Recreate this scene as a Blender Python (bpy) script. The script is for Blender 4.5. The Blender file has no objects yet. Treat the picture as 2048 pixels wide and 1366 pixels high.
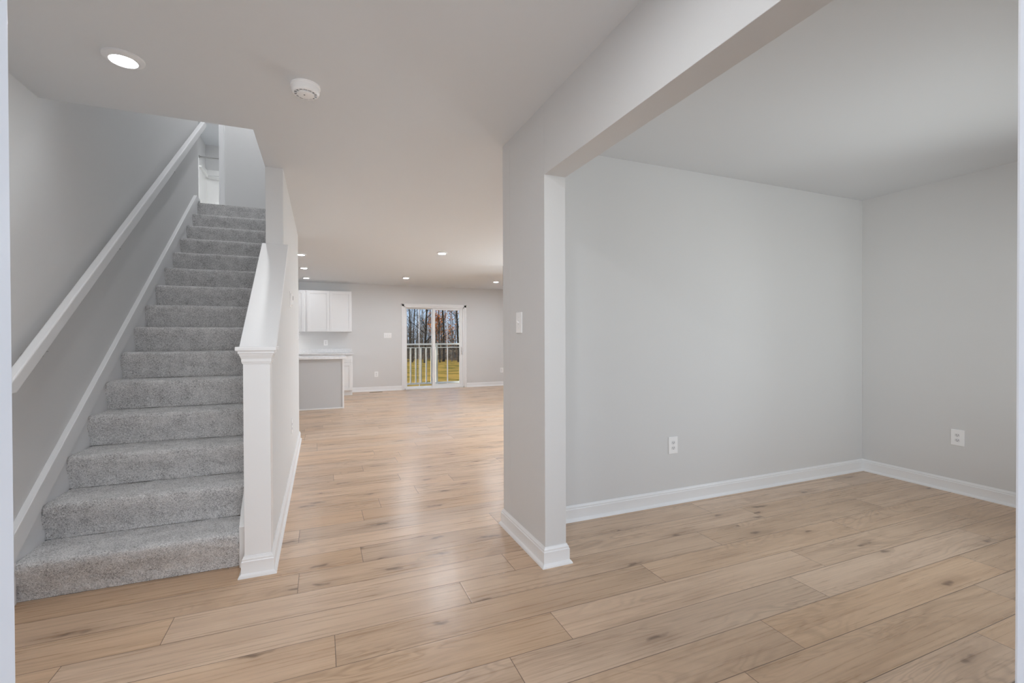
import bpy, bmesh, math, random
from mathutils import Vector, Matrix, noise

C = bpy.context.scene.collection
SC = bpy.context.scene
R = math.radians

# ------------------------------------------------------------------ camera
CAM = Vector((0.0, 0.0, 1.20968))
cr = Vector((0.9243043, -0.3816404, -0.0034801))
cu = Vector((0.0061677, 0.0058192, 0.9999640))
cw = Vector((0.3816064, 0.9242926, -0.0077325))
cd = bpy.data.cameras.new('camera')
cd.sensor_width = 36.0
cd.lens = 16.2829
cd.clip_start = 0.02
cd.clip_end = 500
cam = bpy.data.objects.new('camera', cd)
cam.matrix_world = Matrix(((cr.x, cu.x, -cw.x, CAM.x), (cr.y, cu.y, -cw.y, CAM.y), (cr.z, cu.z, -cw.z, CAM.z), (0, 0, 0, 1)))
C.objects.link(cam)
SC.camera = cam

# ------------------------------------------------------------------ view, world, sun, daylight
SC.view_settings.view_transform = 'Standard'
SC.view_settings.look = 'None'
SC.view_settings.exposure = 0.0
SC.view_settings.gamma = 1.0
SC.view_settings.use_curve_mapping = False
SC.cycles.max_bounces = 16
SC.cycles.diffuse_bounces = 10
SC.cycles.transparent_max_bounces = 24
SC.cycles.sample_clamp_indirect = 6.0
SC.cycles.caustics_reflective = False
SC.cycles.caustics_refractive = False

world = bpy.data.worlds.new('world')
SC.world = world
world.use_nodes = True
wn = world.node_tree
wn.nodes.clear()
wo = wn.nodes.new('ShaderNodeOutputWorld')
wb = wn.nodes.new('ShaderNodeBackground')
wt = wn.nodes.new('ShaderNodeTexCoord')
wsx = wn.nodes.new('ShaderNodeSeparateXYZ')
wr = wn.nodes.new('ShaderNodeValToRGB')
wr.color_ramp.elements[0].position = 0.46
wr.color_ramp.elements[0].color = (0.30, 0.28, 0.24, 1)
wr.color_ramp.elements[1].position = 1.0
wr.color_ramp.elements[1].color = (0.16, 0.34, 0.78, 1)
e = wr.color_ramp.elements.new(0.5); e.color = (0.62, 0.76, 0.98, 1)
e = wr.color_ramp.elements.new(0.62); e.color = (0.36, 0.58, 0.95, 1)
wm = wn.nodes.new('ShaderNodeMath'); wm.operation = 'MULTIPLY_ADD'
wm.inputs[1].default_value = 0.5; wm.inputs[2].default_value = 0.5
wn.links.new(wt.outputs['Generated'], wsx.inputs[0])
wn.links.new(wsx.outputs[2], wm.inputs[0])
wn.links.new(wm.outputs[0], wr.inputs[0])
wn.links.new(wr.outputs[0], wb.inputs[0])
wb.inputs[1].default_value = 1.0
wn.links.new(wb.outputs[0], wo.inputs[0])


def light(name, kind, loc, aim, power, color=(1, 1, 1), size=None, portal=False):
    l = bpy.data.lights.new(name, kind)
    l.energy = power
    l.color = color
    if kind == 'AREA':
        l.shape = 'RECTANGLE'; l.size, l.size_y = size
        l.cycles.is_portal = portal
    o = bpy.data.objects.new(name, l)
    o.location = loc
    o.rotation_euler = Vector(aim).to_track_quat('-Z', 'Z').to_euler()
    C.objects.link(o)
    return o


sun = light('sun', 'SUN', (-20, 40, 20), (0.84, -0.35, -0.42), 6.0, (1.0, 0.90, 0.74))
sun.data.angle = R(0.6)
# daylight coming in at the open front door and at the front window of the side room (both behind the camera)
light('front_door_daylight', 'AREA', (0.33, -2.6, 1.15), (0, 1, 0), 82.0, (0.99, 0.995, 1.0), (1.6, 2.2))
light('front_window_daylight', 'AREA', (2.8, 0.10, 1.25), (0, 1, 0), 22.0, (0.99, 0.995, 1.0), (1.76, 1.46))
light('added_side_room_daylight', 'AREA', (4.80, 0.95, 1.3), (-1, 0, 0), 20.0, (1.0, 0.995, 0.99), (0.96, 1.5))  # added fill through an invented side room window, for the left stair wall
light('added_far_room_daylight', 'AREA', (4.80, 6.4, 1.35), (-1, 0, 0), 170.0, (0.90, 0.965, 1.04), (3.0, 1.5))  # added fill through an invented window, brightens the far room
light('patio_door_portal', 'AREA', (2.53, 11.2, 0.98), (0, -1, 0), 1.0, (1, 1, 1), (1.4, 1.9), True)


# ------------------------------------------------------------------ materials
def mat(name, color, rough=0.5, metal=0.0, spec=0.5, emit=None, strength=0.0):
    m = bpy.data.materials.new(name)
    m.use_nodes = True
    b = m.node_tree.nodes['Principled BSDF']
    b.inputs['Base Color'].default_value = (*color, 1)
    b.inputs['Roughness'].default_value = rough
    b.inputs['Metallic'].default_value = metal
    b.inputs['Specular IOR Level'].default_value = spec
    if emit:
        b.inputs['Emission Color'].default_value = (*emit, 1)
        b.inputs['Emission Strength'].default_value = strength
    return m


def nd(m, kind, **kw):
    n = m.node_tree.nodes.new(kind)
    for k, v in kw.items():
        if k in ('operation', 'blend_type', 'data_type', 'feature', 'attribute_name', 'noise_dimensions', 'wave_type', 'distance', 'mute', 'vector_type', 'bands_direction'):
            setattr(n, k, v)
    return n


def lk(m, a, b):
    m.node_tree.links.new(a, b)


def bump_noise(m, scale, strength, dist=0.002, detail=4):
    b = m.node_tree.nodes['Principled BSDF']
    tc = nd(m, 'ShaderNodeTexCoord')
    n = nd(m, 'ShaderNodeTexNoise'); n.inputs['Scale'].default_value = scale; n.inputs['Detail'].default_value = detail
    bp = nd(m, 'ShaderNodeBump'); bp.inputs['Strength'].default_value = strength; bp.inputs['Distance'].default_value = dist
    lk(m, tc.outputs['Object'], n.inputs['Vector']); lk(m, n.outputs[0], bp.inputs['Height']); lk(m, bp.outputs[0], b.inputs['Normal'])
    return n


M = {}
M['wall'] = mat('wall_paint', (0.705, 0.705, 0.705), 0.75, spec=0.25); bump_noise(M['wall'], 180, 0.12)
M['ceil'] = mat('ceiling_paint', (0.74, 0.76, 0.78), 0.9, spec=0.1); bump_noise(M['ceil'], 120, 0.1)
M['trim'] = mat('white_trim_paint', (0.845, 0.85, 0.86), 0.32); bump_noise(M['trim'], 40, 0.03)
M['plastic'] = mat('white_plastic', (0.93, 0.93, 0.935), 0.3); bump_noise(M['plastic'], 90, 0.01)
M['plastic2'] = mat('darker_white_plastic', (0.80, 0.80, 0.81), 0.35); bump_noise(M['plastic2'], 90, 0.01)  # slightly darker white for receptacles, screws and toggle slots
M['slot'] = mat('dark_slot', (0.03, 0.03, 0.035), 0.6); bump_noise(M['slot'], 90, 0.01)
M['vent'] = mat('grey_vent', (0.20, 0.20, 0.21), 0.6); bump_noise(M['vent'], 90, 0.02)
M['metal'] = mat('brushed_nickel', (0.45, 0.44, 0.43), 0.3, 1.0); bump_noise(M['metal'], 300, 0.05)
M['black'] = mat('black_metal', (0.02, 0.02, 0.022), 0.4, 0.6); bump_noise(M['black'], 200, 0.03)
M['cab'] = mat('white_cabinet_paint', (0.83, 0.83, 0.835), 0.35); bump_noise(M['cab'], 60, 0.02)
M['gap'] = mat('cabinet_reveal', (0.40, 0.40, 0.40), 0.6); bump_noise(M['gap'], 60, 0.02)
M['island'] = mat('grey_island_panel', (0.56, 0.565, 0.575), 0.5); bump_noise(M['island'], 60, 0.02)
M['lamp'] = mat('lamp_lens', (1, 1, 1), 0.4, emit=(0.95, 0.985, 1.01), strength=60); bump_noise(M['lamp'], 60, 0.01)
M['lampk'] = mat('lamp_lens_kitchen', (1, 1, 1), 0.4, emit=(0.92, 0.97, 1.03), strength=120); bump_noise(M['lampk'], 60, 0.01)
M['lampf'] = mat('lamp_lens_foyer_added', (1, 1, 1), 0.4, emit=(0.95, 0.985, 1.01), strength=390); bump_noise(M['lampf'], 60, 0.01)  # glow of the unseen foyer downlights, added for brightness
M['lampl'] = mat('lamp_lens_living', (1, 1, 1), 0.4, emit=(0.90, 0.965, 1.04), strength=760); bump_noise(M['lampl'], 60, 0.01)
M['globe'] = mat('opal_globe', (0.9, 0.9, 0.88), 0.2, emit=(1, 0.95, 0.88), strength=1.5); bump_noise(M['globe'], 60, 0.01)
M['tub'] = mat('white_acrylic', (0.88, 0.88, 0.87), 0.18); bump_noise(M['tub'], 20, 0.01)
M['vinyl'] = mat('white_vinyl', (0.87, 0.88, 0.89), 0.35); bump_noise(M['vinyl'], 60, 0.02)
M['vent_floor'] = mat('brown_register', (0.22, 0.17, 0.11), 0.5); bump_noise(M['vent_floor'], 60, 0.03)

# quartz worktop
m = M['quartz'] = mat('pale_quartz', (0.72, 0.72, 0.73), 0.2)
n = bump_noise(m, 30, 0.0)
rp = nd(m, 'ShaderNodeValToRGB'); rp.color_ramp.elements[0].color = (0.70, 0.70, 0.71, 1); rp.color_ramp.elements[1].color = (0.76, 0.76, 0.77, 1)
rp.color_ramp.elements[0].position = 0.35; rp.color_ramp.elements[1].position = 0.6
lk(m, n.outputs[0], rp.inputs[0]); lk(m, rp.outputs[0], m.node_tree.nodes['Principled BSDF'].inputs['Base Color'])

# glass: straight-through pane with a Fresnel reflection
m = M['glass'] = bpy.data.materials.new('window_glass'); m.use_nodes = True; m.node_tree.nodes.clear()
o = nd(m, 'ShaderNodeOutputMaterial'); mx = nd(m, 'ShaderNodeMixShader'); tr = nd(m, 'ShaderNodeBsdfTransparent'); gl = nd(m, 'ShaderNodeBsdfGlossy'); fr = nd(m, 'ShaderNodeFresnel')
fr.inputs['IOR'].default_value = 1.3; gl.inputs['Roughness'].default_value = 0.02; tr.inputs['Color'].default_value = (0.96, 0.98, 0.97, 1)
lk(m, fr.outputs[0], mx.inputs[0]); lk(m, tr.outputs[0], mx.inputs[1]); lk(m, gl.outputs[0], mx.inputs[2]); lk(m, mx.outputs[0], o.inputs[0])

# carpet
m = M['carpet'] = mat('grey_carpet', (0.3, 0.3, 0.3), 1.0, spec=0.05)
b = m.node_tree.nodes['Principled BSDF']
b.inputs['Sheen Weight'].default_value = 0.25; b.inputs['Sheen Roughness'].default_value = 0.6
tc = nd(m, 'ShaderNodeTexCoord')
n1 = nd(m, 'ShaderNodeTexNoise'); n1.inputs['Scale'].default_value = 170; n1.inputs['Detail'].default_value = 3; n1.inputs['Roughness'].default_value = 0.7; n1.inputs['Distortion'].default_value = 1.2
n2 = nd(m, 'ShaderNodeTexNoise'); n2.inputs['Scale'].default_value = 14; n2.inputs['Detail'].default_value = 3
v1 = nd(m, 'ShaderNodeTexVoronoi'); v1.inputs['Scale'].default_value = 260
for x in (n1, n2, v1): lk(m, tc.outputs['Object'], x.inputs['Vector'])
ad = nd(m, 'ShaderNodeMath', operation='MULTIPLY_ADD'); ad.inputs[1].default_value = 0.30
lk(m, n2.outputs[0], ad.inputs[0]); lk(m, n1.outputs[0], ad.inputs[2])
ad2 = nd(m, 'ShaderNodeMath', operation='MULTIPLY_ADD'); ad2.inputs[1].default_value = 0.22
vs = nd(m, 'ShaderNodeSeparateColor'); lk(m, v1.outputs['Color'], vs.inputs[0])
lk(m, vs.outputs[0], ad2.inputs[0]); lk(m, ad.outputs[0], ad2.inputs[2])
rp = nd(m, 'ShaderNodeValToRGB'); cr_ = rp.color_ramp
cr_.elements[0].position = 0.50; cr_.elements[0].color = (0.19, 0.186, 0.185, 1)
cr_.elements[1].position = 0.98; cr_.elements[1].color = (0.95, 0.94, 0.935, 1)
e = cr_.elements.new(0.74); e.color = (0.66, 0.652, 0.652, 1)
lk(m, ad2.outputs[0], rp.inputs[0]); lk(m, rp.outputs[0], b.inputs['Base Color'])
bp = nd(m, 'ShaderNodeBump'); bp.inputs['Strength'].default_value = 0.8; bp.inputs['Distance'].default_value = 0.006
lk(m, n1.outputs[0], bp.inputs['Height']); lk(m, bp.outputs[0], b.inputs['Normal'])

# plank floor
m = M['floor'] = mat('oak_plank', (0.5, 0.4, 0.3), 0.4, spec=0.45)
b = m.node_tree.nodes['Principled BSDF']
tc = nd(m, 'ShaderNodeTexCoord')
ar = nd(m, 'ShaderNodeAttribute', attribute_name='rnd'); al = nd(m, 'ShaderNodeAttribute', attribute_name='plen')
uv = nd(m, 'ShaderNodeAttribute', attribute_name='plank_uv')
su = nd(m, 'ShaderNodeSeparateXYZ'); lk(m, uv.outputs['Vector'], su.inputs[0])


def mth(op, a, b_=None, c=None):
    n = nd(m, 'ShaderNodeMath', operation=op)
    for i, v in enumerate((a, b_, c)):
        if v is None: continue
        if isinstance(v, (int, float)): n.inputs[i].default_value = v
        else: lk(m, v, n.inputs[i])
    return n.outputs[0]


def edge(t, length):
    return mth('MULTIPLY', mth('MINIMUM', t, mth('SUBTRACT', 1.0, t)), length)


dv = edge(su.outputs[1], 0.1992); du = edge(su.outputs[0], al.outputs['Fac'])
dmin = mth('MINIMUM', dv, du)
seam = nd(m, 'ShaderNodeMapRange'); seam.inputs[1].default_value = 0.0006; seam.inputs[2].default_value = 0.0020
lk(m, dmin, seam.inputs[0])
# grain space: metres, shifted per plank
so = nd(m, 'ShaderNodeSeparateXYZ'); lk(m, tc.outputs['Object'], so.inputs[0])
cx = nd(m, 'ShaderNodeCombineXYZ')
lk(m, mth('ADD', so.outputs[0], mth('MULTIPLY', ar.outputs['Fac'], 61.0)), cx.inputs[0])
lk(m, mth('ADD', so.outputs[1], mth('MULTIPLY', ar.outputs['Fac'], 23.0)), cx.inputs[1])


def scaled(vec, s):
    mp = nd(m, 'ShaderNodeVectorMath', operation='MULTIPLY'); mp.inputs[1].default_value = s
    lk(m, vec, mp.inputs[0]); return mp.outputs[0]


def noise_n(vec, s, detail=4, rough=0.6, dist=0.0):
    n = nd(m, 'ShaderNodeTexNoise'); n.inputs['Scale'].default_value = 1.0; n.inputs['Detail'].default_value = detail
    n.inputs['Roughness'].default_value = rough; n.inputs['Distortion'].default_value = dist
    lk(m, scaled(vec, s), n.inputs['Vector']); return n.outputs[0]


def ramp(fac, stops):
    r_ = nd(m, 'ShaderNodeValToRGB'); e0 = r_.color_ramp.elements
    e0[0].position, e0[0].color = stops[0][0], (*stops[0][1], 1); e0[1].position, e0[1].color = stops[-1][0], (*stops[-1][1], 1)
    for p, c in stops[1:-1]:
        q = e0.new(p); q.color = (*c, 1)
    lk(m, fac, r_.inputs[0]); return r_.outputs[0]


def mix(fac, a, c, mode='MIX'):
    n = nd(m, 'ShaderNodeMix', data_type='RGBA', blend_type=mode)
    if isinstance(fac, (int, float)): n.inputs[0].default_value = fac
    else: lk(m, fac, n.inputs[0])
    for i, v in ((6, a), (7, c)):
        if isinstance(v, tuple): n.inputs[i].default_value = (*v, 1)
        else: lk(m, v, n.inputs[i])
    return n.outputs[2]


cv = cx.outputs[0]
g_long = noise_n(cv, (1.3, 11, 1), 4, 0.6, 0.6)        # broad streaks
g_mid = noise_n(cv, (1.7, 70, 1), 5, 0.62, 0.5)        # grain
g_fine = noise_n(cv, (22, 330, 1), 3, 0.6)             # pores
warp = noise_n(cv, (1.3, 5.5, 1), 3, 0.45, 0.7)
rings = mth('SINE', mth('MULTIPLY', warp, 95.0))       # cathedral figure
rings = mth('MULTIPLY_ADD', rings, 0.5, 0.5)
ringmask = nd(m, 'ShaderNodeMapRange'); ringmask.inputs[1].default_value = 0.45; ringmask.inputs[2].default_value = 0.66
lk(m, noise_n(cv, (0.9, 5.0, 1), 2, 0.5), ringmask.inputs[0])
base = ramp(g_long, [(0.28, (0.335, 0.228, 0.155)), (0.47, (0.475, 0.345, 0.250)), (0.70, (0.560, 0.425, 0.320))])
base = mix(0.42, base, ramp(g_mid, [(0.30, (0.28, 0.19, 0.13)), (0.52, (0.50, 0.37, 0.275)), (0.72, (0.60, 0.465, 0.36))]))
base = mix(mth('MULTIPLY', ringmask.outputs[0], mth('MULTIPLY', mth('POWER', rings, 2.0), 0.42)), base, (0.23, 0.155, 0.105))
base = mix(mth('MULTIPLY', g_fine, 0.30), base, (0.26, 0.185, 0.13))
# knots
kv = nd(m, 'ShaderNodeTexVoronoi'); kv.voronoi_dimensions = '2D'; kv.inputs['Scale'].default_value = 1.0
kd = nd(m, 'ShaderNodeVectorMath', operation='ADD')
kn = nd(m, 'ShaderNodeTexNoise'); kn.inputs['Scale'].default_value = 9; lk(m, cv, kn.inputs['Vector'])
lk(m, scaled(cv, (1.5, 5.0, 1)), kd.inputs[0]); lk(m, scaled(kn.outputs['Color'], (0.35, 0.28, 0)), kd.inputs[1]); lk(m, kd.outputs[0], kv.inputs['Vector'])
ks = nd(m, 'ShaderNodeSeparateColor'); lk(m, kv.outputs['Color'], ks.inputs[0])
kc = nd(m, 'ShaderNodeMapRange'); kc.inputs[1].default_value = 0.085; kc.inputs[2].default_value = 0.02; lk(m, kv.outputs['Distance'], kc.inputs[0])
kh = nd(m, 'ShaderNodeMapRange'); kh.inputs[1].default_value = 0.30; kh.inputs[2].default_value = 0.06; lk(m, kv.outputs['Distance'], kh.inputs[0])
kon = mth('GREATER_THAN', ks.outputs[0], 0.50)
base = mix(mth('MULTIPLY', kon, mth('MULTIPLY', kh.outputs[0], 0.34)), base, (0.22, 0.14, 0.09))
base = mix(mth('MULTIPLY', kon, mth('MULTIPLY', kc.outputs[0], 0.75)), base, (0.10, 0.06, 0.04))
# plank to plank tone
hs = nd(m, 'ShaderNodeHueSaturation')
lk(m, mix(1.0, base, (1.33, 1.255, 1.13), 'MULTIPLY'), hs.inputs['Color'])
lk(m, mth('MULTIPLY_ADD', mth('FRACT', mth('MULTIPLY', ar.outputs['Fac'], 7.31)), 0.15, 0.92), hs.inputs['Value'])
lk(m, mth('MULTIPLY_ADD', mth('FRACT', mth('MULTIPLY', ar.outputs['Fac'], 13.7)), 0.18, 0.86), hs.inputs['Saturation'])
col = mix(seam.outputs[0], (0.13, 0.085, 0.06), hs.outputs[0])
lk(m, col, b.inputs['Base Color'])
lk(m, mth('MULTIPLY_ADD', g_mid, 0.16, 0.21), b.inputs['Roughness'])
bev = nd(m, 'ShaderNodeMapRange'); bev.inputs[1].default_value = 0.0; bev.inputs[2].default_value = 0.006; lk(m, dmin, bev.inputs[0])
hgt = mth('ADD', mth('MULTIPLY', bev.outputs[0], 0.8), mth('ADD', mth('MULTIPLY', g_mid, 0.45), mth('MULTIPLY', g_fine, 0.12)))
bp = nd(m, 'ShaderNodeBump'); bp.inputs['Strength'].default_value = 0.35; bp.inputs['Distance'].default_value = 0.0012
lk(m, hgt, bp.inputs['Height']); lk(m, bp.outputs[0], b.inputs['Normal'])


def mottled(name, c0, c1, scale, rough=0.9, p=(0.35, 0.65), detail=5):
    mm = M[name] = mat(name, c0, rough, spec=0.1)
    tc = nd(mm, 'ShaderNodeTexCoord'); n = nd(mm, 'ShaderNodeTexNoise'); n.inputs['Scale'].default_value = scale; n.inputs['Detail'].default_value = detail
    r_ = nd(mm, 'ShaderNodeValToRGB'); r_.color_ramp.elements[0].position = p[0]; r_.color_ramp.elements[1].position = p[1]
    r_.color_ramp.elements[0].color = (*c0, 1); r_.color_ramp.elements[1].color = (*c1, 1)
    lk(mm, tc.outputs['Object'], n.inputs['Vector']); lk(mm, n.outputs[0], r_.inputs[0]); lk(mm, r_.outputs[0], mm.node_tree.nodes['Principled BSDF'].inputs['Base Color'])


mottled('grass', (0.17, 0.13, 0.012), (0.50, 0.29, 0.055), 0.9, p=(0.36, 0.60), detail=9)
mottled('bark', (0.035, 0.028, 0.022), (0.12, 0.095, 0.075), 6)
mottled('pale_bark', (0.18, 0.15, 0.12), (0.34, 0.29, 0.24), 6)
mottled('leaf_orange', (0.40, 0.11, 0.03), (0.75, 0.30, 0.08), 2.0)
mottled('leaf_brown', (0.10, 0.06, 0.03), (0.28, 0.17, 0.08), 2.0)
mottled('brush', (0.13, 0.105, 0.08), (0.34, 0.27, 0.19), 2.5)
mottled('siding', (0.55, 0.56, 0.57), (0.6, 0.61, 0.62), 3)


# ------------------------------------------------------------------ helpers
class MB:
    """collects shapes for one mesh object"""
    def __init__(s): s.v = []; s.f = []

    def add(s, vs, fs):
        o = len(s.v); s.v += [Vector(p) for p in vs]; s.f += [tuple(i + o for i in f) for f in fs]; return s

    def box(s, x0, x1, y0, y1, z0, z1):
        return s.add([(x0, y0, z0), (x1, y0, z0), (x1, y1, z0), (x0, y1, z0), (x0, y0, z1), (x1, y0, z1), (x1, y1, z1), (x0, y1, z1)],
                     [(0, 3, 2, 1), (4, 5, 6, 7), (0, 1, 5, 4), (1, 2, 6, 5), (2, 3, 7, 6), (3, 0, 4, 7)])

    def prism_x(s, poly, x0, x1):      # poly in (y, z)
        k = len(poly)
        return s.add([(x0, y, z) for y, z in poly] + [(x1, y, z) for y, z in poly],
                     [tuple(range(k - 1, -1, -1)), tuple(range(k, 2 * k))] + [(i, (i + 1) % k, k + (i + 1) % k, k + i) for i in range(k)])

    def lathe(s, prof, c=(0, 0, 0), seg=40, axis='z'):   # prof: (radius, height) list
        vs = []
        for r_, h in prof:
            for i in range(seg):
                a = 2 * math.pi * i / seg
                p = (r_ * math.cos(a), r_ * math.sin(a), h)
                if axis == 'y': p = (p[0], h, p[1])
                if axis == 'x': p = (h, p[0], p[1])
                vs.append((p[0] + c[0], p[1] + c[1], p[2] + c[2]))
        fs = [(j * seg + i, j * seg + (i + 1) % seg, (j + 1) * seg + (i + 1) % seg, (j + 1) * seg + i) for j in range(len(prof) - 1) for i in range(seg)]
        fs.append(tuple(range(seg - 1, -1, -1))); fs.append(tuple((len(prof) - 1) * seg + i for i in range(seg)))
        return s.add(vs, fs)

    def tube(s, pts, radii, seg=8):
        pts = [Vector(p) for p in pts]
        if isinstance(radii, (int, float)): radii = [radii] * len(pts)
        vs = []
        for i, p in enumerate(pts):
            t = (pts[min(i + 1, len(pts) - 1)] - pts[max(i - 1, 0)]).normalized()
            a = t.orthogonal().normalized() if abs(t.z) < 0.999 else Vector((1, 0, 0))
            if i and abs(t.z) > 0.3: a = (Vector((1, 0, 0)) - t * t.x).normalized()
            elif abs(t.z) > 0.3: a = (Vector((1, 0, 0)) - t * t.x).normalized()
            b_ = t.cross(a)
            for k in range(seg):
                q = 2 * math.pi * k / seg
                vs.append(p + (a * math.cos(q) + b_ * math.sin(q)) * radii[i])
        fs = [(j * seg + i, j * seg + (i + 1) % seg, (j + 1) * seg + (i + 1) % seg, (j + 1) * seg + i) for j in range(len(pts) - 1) for i in range(seg)]
        fs.append(tuple(range(seg - 1, -1, -1))); fs.append(tuple((len(pts) - 1) * seg + i for i in range(seg)))
        return s.add(vs, fs)

    def sweep(s, path, prof):
        """profile (offset to the left of travel, z) along an xy path with mitred corners"""
        P = [Vector((p[0], p[1], 0)) for p in path]; k = len(prof); vs = []
        for i, p in enumerate(P):
            d0 = (P[i] - P[i - 1]).normalized() if i else None
            d1 = (P[i + 1] - P[i]).normalized() if i < len(P) - 1 else None
            n0 = Vector((-d0.y, d0.x, 0)) if d0 else None; n1 = Vector((-d1.y, d1.x, 0)) if d1 else None
            if n0 is None: mvec = n1
            elif n1 is None: mvec = n0
            else:
                mvec = (n0 + n1).normalized(); mvec = mvec / max(0.2, mvec.dot(n1))
            for off, z in prof: vs.append(p + mvec * off + Vector((0, 0, z)))
        fs = [(j * k + i, j * k + (i + 1) % k, (j + 1) * k + (i + 1) % k, (j + 1) * k + i) for j in range(len(P) - 1) for i in range(k)]
        fs.append(tuple(range(k - 1, -1, -1))); fs.append(tuple((len(P) - 1) * k + i for i in range(k)))
        return s.add(vs, fs)

    def obj(s, name, m, parent=None, bevel=0.0, seg=2, smooth=False, origin=None):
        org = Vector((0, 0, 0))
        if parent is not None:
            q = parent
            while q is not None: org = org + q.location; q = q.parent
        elif origin is not None: org = Vector(origin)
        me = bpy.data.meshes.new(name)
        me.from_pydata([tuple(v - org) for v in s.v], [], s.f)
        bm = bmesh.new(); bm.from_mesh(me)
        bmesh.ops.recalc_face_normals(bm, faces=bm.faces)
        if bevel > 0:
            es = [e_ for e_ in bm.edges if len(e_.link_faces) == 2 and e_.calc_face_angle(0) > 0.6]
            bmesh.ops.bevel(bm, geom=es, offset=bevel, segments=seg, profile=0.5, affect='EDGES', clamp_overlap=True)
        bm.to_mesh(me); bm.free()
        me.materials.append(m)
        if smooth:
            me.polygons.foreach_set('use_smooth', [True] * len(me.polygons))
            me.set_sharp_from_angle(angle=R(35))
        o = bpy.data.objects.new(name, me)
        if parent is not None: o.parent = parent
        else: o.location = org
        C.objects.link(o)
        return o


def tag(o, label, cat, group=None, kind=None):
    o['label'] = label; o['category'] = cat
    if group: o['group'] = group
    if kind: o['kind'] = kind
    return o


def thing(name, label, cat, loc, group=None, rz=0.0):
    o = bpy.data.objects.new(name, None)
    o.empty_display_size = 0.05
    o.location = loc; o.rotation_euler = (0, 0, rz)
    C.objects.link(o)
    return tag(o, label, cat, group)


def struct(name, mb, m, label, cat, bevel=0.0, smooth=False, parent=None):
    o = mb.obj(name, m, parent, bevel, smooth=smooth)
    o['kind'] = 'structure'
    if parent is None: o['label'] = label; o['category'] = cat
    return o


def copy_tree(src, loc, rz, label, parent=None):
    c = src.copy(); C.objects.link(c); c.parent = parent
    if parent is None:
        c.location = loc; c.rotation_euler = (0, 0, rz); c['label'] = label
    for ch in src.children: copy_tree(ch, None, None, None, c)
    return c


# ------------------------------------------------------------------ room shell
H = 2.44; LX = -1.32; RX = 4.54; BY = 11.0
FY0, FY1 = 0.13, 0.285           # front wall
SY = 3.105                       # front edge of the stair opening in the ceiling
UZ = 2.79; UH = 5.23             # upper floor and its ceiling

# floor: every plank is a face of one mesh, joints where the photograph shows them
random.seed(4)
PW = 0.1992; L = 1.524
joint = {-1: 2.465, 0: 1.408, 1: 1.729, 2: 0.654, 3: 0.928, 4: 0.045, 5: 0.629, 6: -0.595, 7: -0.11, 8: 0.205, 9: 1.066, 10: -0.13, 12: 0.393, 13: 0.698, 14: 1.037, 16: 0.095, 18: 0.687}
fv = []; ff = []; frnd = []; flen = []; fuv = []
k = -5
while True:
    y0 = 1.02 + k * PW; y1 = y0 + PW
    if y0 > BY + 0.05: break
    off = joint.get(k, random.uniform(0, L))
    spans = [(LX - 0.02, RX + 0.02, off)]
    if k in (6, 7): spans = [(LX - 0.02, 1.15, off), (1.15, RX + 0.02, 2.744 if k == 6 else 2.484)]
    for a, c, of in spans:
        cuts = [a]; q = of - math.floor((of - a) / L) * L
        if q - a < 1e-4: q += L
        while q < c - 1e-4: cuts.append(q); q += L
        cuts.append(c)
        for u0, u1 in zip(cuts, cuts[1:]):
            o0 = len(fv)
            fv += [(u0, y0, 0), (u1, y0, 0), (u1, y1, 0), (u0, y1, 0)]
            ff.append((o0, o0 + 1, o0 + 2, o0 + 3)); frnd.append(random.random())
            first, last = u0 == a, u1 == c
            s0 = 0.0 if not first else 0.3; s1 = 1.0 if not last else 0.7
            flen.append((u1 - u0) / max(0.05, s1 - s0))
            fuv += [(s0, 0, 0), (s1, 0, 0), (s1, 1, 0), (s0, 1, 0)]
    k += 1
me = bpy.data.meshes.new('floor'); me.from_pydata(fv, [], ff)
at = me.attributes.new('rnd', 'FLOAT', 'FACE'); at.data.foreach_set('value', frnd)
at = me.attributes.new('plen', 'FLOAT', 'FACE'); at.data.foreach_set('value', flen)
at = me.attributes.new('plank_uv', 'FLOAT_VECTOR', 'CORNER'); at.data.foreach_set('vector', [c for t in fuv for c in t])
me.materials.append(M['floor'])
fl = bpy.data.objects.new('floor', me); C.objects.link(fl)
fl['kind'] = 'structure'; fl['label'] = 'wide light oak plank floor running through all rooms'; fl['category'] = 'floor'

# ceiling of the lower storey with the stairwell left open
mb = MB().box(LX - 0.15, RX + 0.15, FY0 - 0.02, SY, H, H + 0.3).box(-0.36, RX + 0.15, SY, 6.1, H, H + 0.3).box(-0.36, RX + 0.15, 6.1, BY + 0.15, H, H + 0.13).box(LX - 0.15, -0.36, 6.135, BY + 0.15, H, H + 0.13)
struct('ceiling', mb, M['ceil'], 'flat white ceiling with an opening above the stairs', 'ceiling')
struct('floor_upper', MB().box(-3.2, -0.36, 6.36, 11.5, H + 0.13, UZ), M['carpet'], 'carpeted landing at the top of the stairs', 'floor')
struct('ceiling_upper', MB().box(-3.2, 0.2, 2.9, 11.6, UH, UH + 0.1), M['ceil'], 'upstairs ceiling above the stairwell', 'ceiling')

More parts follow.
